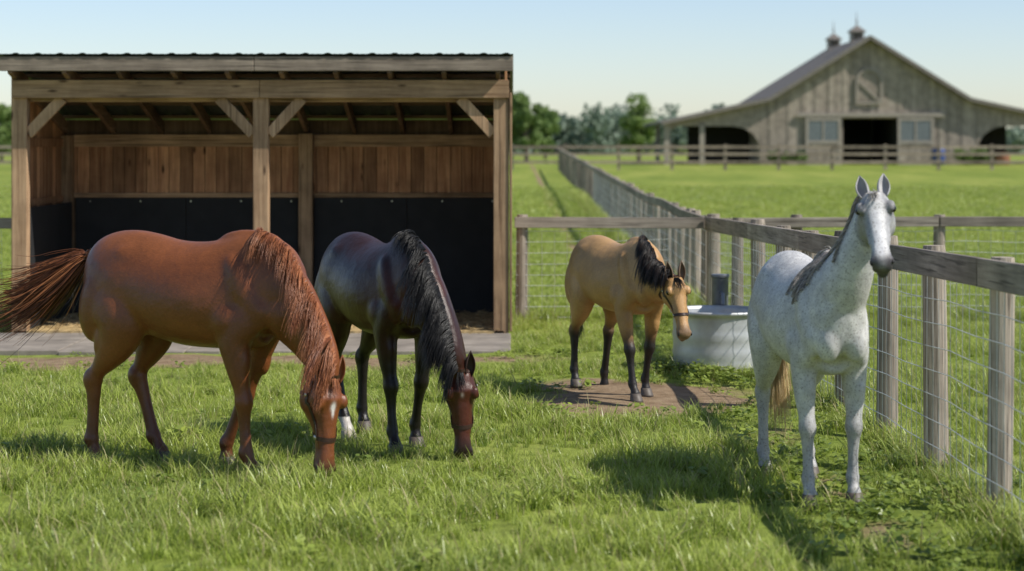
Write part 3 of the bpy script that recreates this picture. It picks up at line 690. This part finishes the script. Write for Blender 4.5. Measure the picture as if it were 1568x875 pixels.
    n5=noise(nt,tc.outputs['Object'],8,3,.5); ad=N(nt,'ShaderNodeMath',operation='MULTIPLY_ADD'); L(nt,n5.outputs[0],ad.inputs[0]); ad.inputs[1].default_value=5.0; L(nt,n2.outputs[0],ad.inputs[2])
    bump(nt,b,ad.outputs[0],.6,.003)
    me2.materials.append(m)
    body=bpy.data.objects.new('body',me2); scene.collection.objects.link(body); body.parent=e
    bvh=BVHTree.FromPolygons([Vector(p) for p in P],[tuple(p.vertices) for p in me2.polygons])
    def onsurf(p,off):
        l,nm,_,dist=bvh.find_nearest(Vector(p)); return np.array(l+nm*off),np.array(nm)
    for hi,(tf,(fx,fy)) in enumerate(feet):
        mb=MB(); vs=[];fs=[]; n=18
        for (z,off,rx,ry) in ((0,.022,.070,.064),(.02,.017,.067,.061),(.05,.006,.058,.054),(.078,-.004,.051,.049),(.084,-.006,.040,.038)):
            for k in range(n):
                a=2*math.pi*k/n; vs.append(tf((fx+off+rx*math.cos(a),fy+ry*math.sin(a),z)))
        for i in range(4):
            for k in range(n): fs.append((i*n+k,i*n+(k+1)%n,(i+1)*n+(k+1)%n,(i+1)*n+k))
        fs.append(tuple(range(n))[::-1]); mb.add(vs,fs); mb.build('hoof',m_hoofl if hi in white_hoof else m_hoof,e,True)
    mb=MB()
    for s in (-1,1):
        Vv=Vol(); q,_=onsurf(hp(.290,s*.12,.030),-.008); Vv.ell(q,(.026,.018,.020),'x',Hm); mb.add(Vv.v,Vv.f,0)
        q,_=onsurf(hp(.945,s*.07,.0),-.004); Vv=Vol(); Vv.ell(q,(.021,.009,.014),'x',Hm); mb.add(Vv.v,Vv.f,1)
        pts=[onsurf(hp(u,s*.06,-.055-.01*(1-u)),.0005)[0] for u in np.linspace(.80,1.0,8)]; mb.tube(pts,.003,5,1)
    mb.build('eyes_and_nostrils',[m_eye,m_nostril],e,True)
    mb=MB()
    for s in (-1,1):
        base=hp(.035,s*.056,.035); axd=nz(-d*.86+v*earc[0]+lat*s*.22); f=nz(v*1+lat*s*.35-d*earc[1]); f=nz(f-axd*np.dot(f,axd)); sd=np.cross(axd,f)
        vs=[];fs=[]; nr,na=10,11
        for i in range(nr):
            t=i/(nr-1); r=.038*(math.sin(math.pi*(t*.78+.2))**.8)*(1 if t<.95 else .5)*(1-t**6*.9); c=base+axd*(t*.178-.02)-f*.012*t+lat*s*(-.02*t*t)
            for k in range(na):
                a=R(-125+250*k/(na-1)); vs.append(c-f*math.cos(a)*r*.8+sd*math.sin(a)*r)
        for i in range(nr-1):
            for k in range(na-1): fs.append((i*na+k,i*na+k+1,(i+1)*na+k+1,(i+1)*na+k))
        mb.add(vs,fs,0)
    o=mb.build('ears',earc[2],e,True); so=o.modifiers.new('s','SOLIDIFY'); so.thickness=.006; so.offset=0
    mb=MB()
    def strand(p,dr,ln,w,mi,stiff,off,ns=11,nsd=.03,rv=None):
        pts=[p]; dr=nz(dr); st=ln/ns
        for i in range(ns):
            dr=nz(dr+np.array([0,0,-1])*stiff+RNG.normal(0,nsd,3)); q=pts[-1]+dr*st
            l,nm,_,ds=bvh.find_nearest(Vector(q)); l=np.array(l);nm=np.array(nm); h=np.dot(q-l,nm)
            if h<off: q=q+nm*(off-h); dr=nz(q-pts[-1])
            pts.append(q)
        rr=[w*(1-.8*(i/ns)**2) for i in range(ns+1)]; mb.tube(pts,rr,3,mi,random.random() if rv is None else rv,False)
    if mane:
        side=mane['side']; n=mane['n']; ncl=mane.get('ncl',38); ph=RNG.uniform(-1,1,(ncl+1,4))
        for i in range(n):
            tr_=random.random(); t=mane['t0']+(mane['t1']-mane['t0'])*tr_; j=t*(len(NK)-1); j0=int(j); k=NK[j0]+(NK[min(j0+1,len(NK)-1)]-NK[j0])*(j-j0)
            c_=ph[int(tr_*ncl)]
            tt=nz(NK[min(j0+1,len(NK)-1),:3]-NK[max(j0-1,0),:3]); l=nz(k[5:8]-tt*np.dot(k[5:8],tt)); dor=np.cross(tt,l)
            q,nm=onsurf(k[:3]+dor*(k[3]*1.05+.04)+l*random.uniform(-.012,.012),-.003)
            strand(q,dor*.22+l*side*.85+tt*(.22*c_[0]+.18+random.uniform(-.08,.08)),mane['len']*(1+.28*c_[1])*random.uniform(.7,1.08)*(.6+.4*sst(0,.25,tr_))*(1-.3*sst(.7,1,tr_)),mane['w']*random.uniform(.6,1.2),0 if random.random()>mane.get('mix',0) else 1,mane.get('stiff',.3)*(1+.2*c_[2]),random.uniform(.002,mane.get('lift',.012)),rv=min(1,max(0,.5+.35*c_[3]+random.uniform(-.25,.25))))
        for i in range(mane.get('fore',30)):
            q,nm=onsurf(hp(.02,random.uniform(-.03,.03),.09),0); strand(q,d*1+v*.25+lat*random.uniform(-.22,.22),random.uniform(.08,mane.get('fl',.16)),mane['w']*.8,0,.0,random.uniform(.002,.008),8)
        cnt=mane.get('braids',0)
        for i in range(cnt):
            t=mane['t0']+.03+(mane['t1']-mane['t0']-.05)*i/max(1,cnt-1); j0=int(t*(len(NK)-1)); k=NK[j0]; tt=nz(NK[min(j0+1,len(NK)-1),:3]-NK[max(j0-1,0),:3]); l=nz(k[5:8]); dor=np.cross(tt,l)
            q,nm=onsurf(k[:3]+dor*k[3]*1.02,.0); p=q; dr=nz(dor*.15+l*side*.9); pts=[p]; bl=mane['blen']*random.uniform(.8,1.15)
            for a_ in range(16):
                dr=nz(dr+np.array([0,0,-.5])+RNG.normal(0,.03,3)); qq=p+dr*(bl/16); l_,nm_,_,_=bvh.find_nearest(Vector(qq)); h=np.dot(qq-np.array(l_),np.array(nm_))
                if h<.012: qq=qq+np.array(nm_)*(.012-h); dr=nz(qq-p)
                pts.append(qq); p=qq
            P2=catmull(pts,3)
            for pq in (0,2.1,4.2):
                pp=[x_+ .0065*(math.cos(a_*1.1+pq)*nz(l*1.0)+math.sin(a_*1.1+pq)*tt) for a_,x_ in enumerate(P2)]
                mb.tube(pp,[.007*(1-.4*a_/len(pp)) for a_ in range(len(pp))],5,1,random.random())
        mb.build('mane',mane['mats'],e,True)
    mb=MB(); root=np.array([-.79,0,1.37]); cps=[np.array(c,float) for c in tail['path']]
    dock=catmull([(*c,0) for c in [root+np.array([.06,0,.02])]+[root]+[root+(cps[0]-root)*.5]],4)
    mb.tube([tuple(q[:3]) for q in dock],[.035]*4+[.03]*4+[.015],8,0)
    for i in range(tail['n']):
        f=random.random(); st=root+(cps[0]-root)*f*.7+RNG.normal(0,.014,3); sp=RNG.normal(0,1,3)*tail['spread']; cut=random.uniform(.6,1)
        ctrl=[st]+[c+sp*((k+1)/len(cps))**1.2+RNG.normal(0,.007,3) for k,c in enumerate(cps)]
        cc=catmull(ctrl,5); cc=cc[:max(6,int(len(cc)*cut))]; nn_=len(cc)
        mb.tube(cc,[tail['w']*(1-.8*(a_/nn_)**2) for a_ in range(nn_)],3,0 if random.random()>tail.get('mix',0) else 1,random.random(),False)
    mb.build('tail',tail['mats'],e,True)
    if halter:
        mb=MB()
        def strap(pts,w=.022,closed=False,th=.004,mi=0):
            Q=[onsurf(p,.005) for p in pts]; vs=[];fs=[]; m_=len(Q)
            for i in range(m_):
                a_=Q[(i-1)%m_ if closed else max(i-1,0)][0]; c_=Q[(i+1)%m_ if closed else min(i+1,m_-1)][0]; t=nz(c_-a_); nm=nz(Q[i][1]-t*np.dot(Q[i][1],t)); bw=np.cross(t,nm)
                for (x_,z_) in ((-1,0),(1,0),(1,1),(-1,1)): vs.append(Q[i][0]+bw*x_*w/2+nm*(z_*th-.002))
            for i in range(m_ if closed else m_-1):
                j=(i+1)%m_
                for k in range(4): k2=(k+1)%4; fs.append((i*4+k,i*4+k2,j*4+k2,j*4+k))
            mb.add(vs,fs,mi)
        HKc=catmull([(u,tp,bt,hw) for u,tp,bt,hw in HEAD],8)
        def hs(u,a):
            i=np.argmin(abs(HKc[:,0]-u)); _,tp,bt,hw=HKc[i]; return hp(u,hw*1.3*math.cos(a),(tp+bt)/2+(tp-bt)/2*1.2*math.sin(a))
        strap([hs(.62+.03*math.sin(a),a) for a in np.linspace(0,2*math.pi,40,endpoint=False)],.026,True)
        for s in (0,math.pi):
            sg=1 if s==0 else -1
            strap([hs(u,s+sg*.15*(1 if u>.3 else .3)) for u in np.linspace(.62,.03,16)],.022)
            q,nm=onsurf(hs(.62,s),.01); Vv=Vol(); Vv.ell(q,(.016,.006,.016),'x',Hm); mb.add(Vv.v,Vv.f,1)
            q,nm=onsurf(hs(.18,s),.01); Vv=Vol(); Vv.ell(q,(.013,.006,.013),'x',Hm); mb.add(Vv.v,Vv.f,1)
        strap([hs(-.0,a) for a in np.linspace(-.2,math.pi+.2,16)],.022)
        strap([hs(.16,a) for a in np.linspace(-.15,-math.pi+.15,20)],.02)
        mb.build('halter',[m_leather,m_buckle],e,False)
    e.rotation_euler=(0,0,hd); e.scale=(scale,)*3
    return e

def hairmat(name,lo,hi,rough=.4):
    m,nt,b=mat_new(name); a=N(nt,'ShaderNodeAttribute',attribute_name='rnd'); r=ramp(nt,[(0,lo),(1,hi)]); L(nt,a.outputs['Fac'],r.inputs[0]); L(nt,r.outputs[0],b.inputs['Base Color']); b.inputs['Roughness'].default_value=rough; b.inputs['Specular IOR Level'].default_value=.35
    return m
def blend(C,mask,c): 
    m=np.clip(mask,0,1)[:,None]; return C*(1-m)+np.array(c)[None,:]*m
def sm(a,b,x):
    return sst(a,b,x) if b>a else 1-sst(b,a,x)
def pn(P,f=6): return (np.sin(P[:,0]*f+1.3*np.sin(P[:,2]*f*.8))+np.sin(P[:,1]*f*1.3+P[:,2]*f)+np.sin(P[:,2]*f*1.7-P[:,0]*f*.6))/3
def col_chestnut(P,lab,h):
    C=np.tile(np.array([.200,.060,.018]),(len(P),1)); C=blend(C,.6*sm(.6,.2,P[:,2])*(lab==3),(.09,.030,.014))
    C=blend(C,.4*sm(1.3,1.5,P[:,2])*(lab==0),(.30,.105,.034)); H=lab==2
    C=blend(C,.75*sm(.80,.97,h[:,0])*H,(.045,.03,.028))
    st=np.exp(-((h[:,0]-.31)/.038)**2-(h[:,1]/.014)**2)+.8*np.exp(-((h[:,0]-.38)/.035)**2-((h[:,1]-.004)/.007)**2); C=blend(C,1.7*st*H*(h[:,2]>0.02),(.75,.70,.66))
    return C
def col_bay(P,lab,h):
    C=np.tile(np.array([.036,.0125,.008]),(len(P),1)); n=.5+.5*pn(P,5)
    C=blend(C,.7*n*sm(1.5,1.15,P[:,2])*sm(.7,.9,P[:,2])*(lab==0),(.095,.026,.012)); C=blend(C,sm(.75,.6,P[:,2])*(lab==3),(.012,.009,.008)); H=lab==2
    C=blend(C,.9*H,(.080,.022,.012)); C=blend(C,.9*sm(.70,.95,h[:,0])*H,(.018,.013,.012))
    sock=(lab==3)&(P[:,0]<-.1)&(P[:,1]<0)&(P[:,2]<.17); C=blend(C,sock*.95,(.65,.60,.55))
    C=blend(C,.8*np.exp(-((h[:,0]-.28)/.025)**2-(h[:,1]/.010)**2)*H*(h[:,2]>.02),(.5,.4,.35))
    return C
def col_buck(P,lab,h):
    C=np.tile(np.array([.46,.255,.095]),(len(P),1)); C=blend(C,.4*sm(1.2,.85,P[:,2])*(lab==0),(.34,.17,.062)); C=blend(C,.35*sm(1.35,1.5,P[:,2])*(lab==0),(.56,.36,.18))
    C=blend(C,sm(.72,.50,P[:,2])*(lab==3),(.022,.017,.015)); H=lab==2; C=blend(C,.9*sm(.72,.93,h[:,0])*H,(.06,.045,.04)); C=blend(C,.3*H,(.50,.29,.13)); return C
def col_grey(P,lab,h):
    C=np.tile(np.array([.72,.705,.68]),(len(P),1)); C=blend(C,.6*sm(.62,.3,P[:,2])*(lab==3),(.42,.40,.385)); H=lab==2
    kn=np.exp(-((P[:,2]-.50)/.07)**2)*(lab==3); C=blend(C,.4*kn,(.25,.24,.235))
    C=blend(C,.65*H*sm(.025,.055,np.abs(h[:,1])),(.25,.245,.25))
    C=blend(C,.85*H*np.exp(-((h[:,0]-.29)/.07)**2-((h[:,2]-.035)/.04)**2)*sm(.05,.08,np.abs(h[:,1])),(.06,.055,.055))
    C=blend(C,.9*sm(.78,.94,h[:,0])*H*sm(.0,.04,np.abs(h[:,1])),(.09,.085,.09)); C=blend(C,.85*sm(.72,.86,h[:,0])*H*sm(-.0,-.05,h[:,2]),(.10,.095,.10))
    C=blend(C,.9*np.exp(-(h[:,1]/.034)**2)*sm(.95,.86,h[:,0])*H*(h[:,2]>0),(.80,.79,.78)); C=blend(C,.7*sm(.9,.98,h[:,0])*H,(.09,.08,.085)); return C
mane_c=hairmat('chestnut_hair',(.14,.038,.013),(.44,.175,.075)); tail_c=hairmat('chestnut_tail_hair',(.02,.010,.008),(.16,.055,.025))
black_h=hairmat('black_hair',(.005,.005,.005),(.022,.020,.020),.40); brown_h=hairmat('brown_hair',(.012,.008,.007),(.06,.032,.022))
white_h=hairmat('grey_hair',(.42,.40,.38),(.78,.75,.71)); dgrey_h=hairmat('dark_grey_hair',(.13,.11,.10),(.42,.37,.34)); cream_h=hairmat('cream_hair',(.50,.34,.15),(.80,.62,.36))
def earm(n,c): return simple(n,c,.6,bmp=0)
GRAZE=[(.36,0,1.22,.27,.13),(.54,0,1.19,.28,.155),(.70,0,1.10,.24,.14),(.83,0,.97,.195,.118),(.93,0,.84,.16,.10),(.99,0,.72,.135,.086)]
def gy_(K,dy): return [(x,dy*max(0,(x-.36)/.66)**1.5,z,a,b) for x,_,z,a,b in K]
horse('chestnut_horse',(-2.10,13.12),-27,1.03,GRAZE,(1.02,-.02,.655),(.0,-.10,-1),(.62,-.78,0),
  [('F',1,-.33,0),('F',-1,.07,0),('H',1,.21,0),('H',-1,-.10,0)],col_chestnut,
  dict(side=-1,n=1700,t0=.10,t1=.88,len=.38,w=.0027,mats=[mane_c],stiff=.16,fore=24,fl=.12),
  dict(path=[(-.92,0,1.31),(-1.08,-.02,1.19),(-1.30,-.05,1.04),(-1.56,-.1,.95)],n=1300,spread=.12,w=.0034,mats=[mane_c,tail_c],mix=.7),True,(.25,.0,earm('chestnut_ear',(.20,.065,.02))),rough=.37,spec=.5)
horse('bay_horse',(-.92,14.0),-62,.965,gy_(GRAZE,.11),(1.03,.13,.63),(.04,-.10,-1),(.12,-.98,0),
  [('F',1,-.20,0),('F',-1,.08,0),('H',1,-.08,0),('H',-1,.30,0)],col_bay,
  dict(side=-1,n=1700,t0=.10,t1=.90,len=.34,w=.003,mats=[black_h],stiff=.2,fore=30,fl=.15,lift=.018),
  dict(path=[(-.88,0,1.20),(-.91,0,.95),(-.90,0,.7),(-.90,0,.42)],n=450,spread=.035,w=.0035,mats=[black_h]),True,(.25,0,earm('bay_ear',(.035,.015,.01))),rough=.34,white_hoof=(3,),spec=.36)
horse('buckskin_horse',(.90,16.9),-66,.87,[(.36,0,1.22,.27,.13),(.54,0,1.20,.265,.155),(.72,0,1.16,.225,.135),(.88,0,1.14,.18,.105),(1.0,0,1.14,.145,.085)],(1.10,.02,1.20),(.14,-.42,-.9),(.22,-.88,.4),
  [('F',1,-.18,0),('F',-1,.16,0),('H',1,.34,R(38)),('H',-1,-.08,0)],col_buck,
  dict(side=-1,n=1500,t0=.16,t1=.90,len=.30,w=.003,mats=[black_h,brown_h],mix=.3,stiff=.3,lift=.03,fore=50,fl=.2),
  dict(path=[(-.88,0,1.20),(-.91,0,.95),(-.90,0,.7),(-.90,0,.42)],n=450,spread=.035,w=.0035,mats=[black_h]),True,(.35,0,earm('buckskin_ear',(.16,.10,.06))),rough=.42)
horse('grey_horse',(1.83,12.22),-83,.955,[(.36,0,1.22,.27,.13),(.53,0,1.28,.27,.155),(.66,.03,1.41,.235,.145),(.75,.07,1.56,.195,.121),(.81,.11,1.71,.155,.10),(.86,.13,1.82,.128,.086)],(.90,.14,1.925),(-.05,-.74,-.65),(-.17,-.66,.73),
  [('F',1,0,0),('F',-1,.04,0),('H',1,.05,0),('H',-1,-.03,0)],col_grey,
  dict(side=-1,n=500,t0=.2,t1=.92,len=.12,w=.003,mats=[white_h,dgrey_h],mix=.45,stiff=.4,lift=.01,fore=60,fl=.2,braids=16,blen=.46),
  dict(path=[(-.88,0,1.20),(-.91,0,.95),(-.88,.02,.65),(-.86,.03,.22)],n=600,spread=.045,w=.0035,mats=[cream_h]),False,(.15,0,earm('grey_ear',(.34,.33,.33))),fleck=.7,rough=.48)

# ------------------------------------------------------------------ sky, sun, camera
az=112; el=48
w=bpy.data.worlds.new('World'); scene.world=w; w.use_nodes=True; nt=w.node_tree; bg=nt.nodes['Background']
sky=nt.nodes.new('ShaderNodeTexSky'); sky.sky_type='NISHITA'; sky.sun_disc=False; sky.sun_elevation=R(el); sky.sun_rotation=R(az); sky.air_density=1.0; sky.dust_density=.4; sky.ozone_density=2.0
tc=nt.nodes.new('ShaderNodeTexCoord'); sp=nt.nodes.new('ShaderNodeSeparateXYZ'); nt.links.new(tc.outputs['Generated'],sp.inputs[0])
rr_=ramp(nt,[(0,(.90,.92,1.0)),(.07,(.86,.88,1.0)),(.5,(.72,.70,.70))]); nt.links.new(sp.outputs[2],rr_.inputs[0])
mm=mixc(nt,1,sky.outputs[0],rr_.outputs[0],'MULTIPLY')
nt.links.new(mm,bg.inputs[0]); bg.inputs[1].default_value=.15
ld=bpy.data.lights.new('sun','SUN'); ld.energy=5.0; ld.angle=R(.5); ld.color=(1,.96,.88); sun=bpy.data.objects.new('sun',ld); scene.collection.objects.link(sun)
dv=Vector((math.sin(R(az))*math.cos(R(el)),math.cos(R(az))*math.cos(R(el)),math.sin(R(el)))); sun.rotation_euler=dv.to_track_quat('Z','Y').to_euler(); sun.location=(20,-5,20)
cam=bpy.data.cameras.new('camera'); cam.lens=70; cam.sensor_width=36; cam.shift_y=-212.5/1568; cam.clip_end=5000; cam.clip_start=.1
cam.dof.use_dof=True; cam.dof.focus_distance=14.6; cam.dof.aperture_fstop=1.7
co=bpy.data.objects.new('camera',cam); co.location=(0,0,2.1); co.rotation_euler=(R(90),0,0); scene.collection.objects.link(co); scene.camera=co
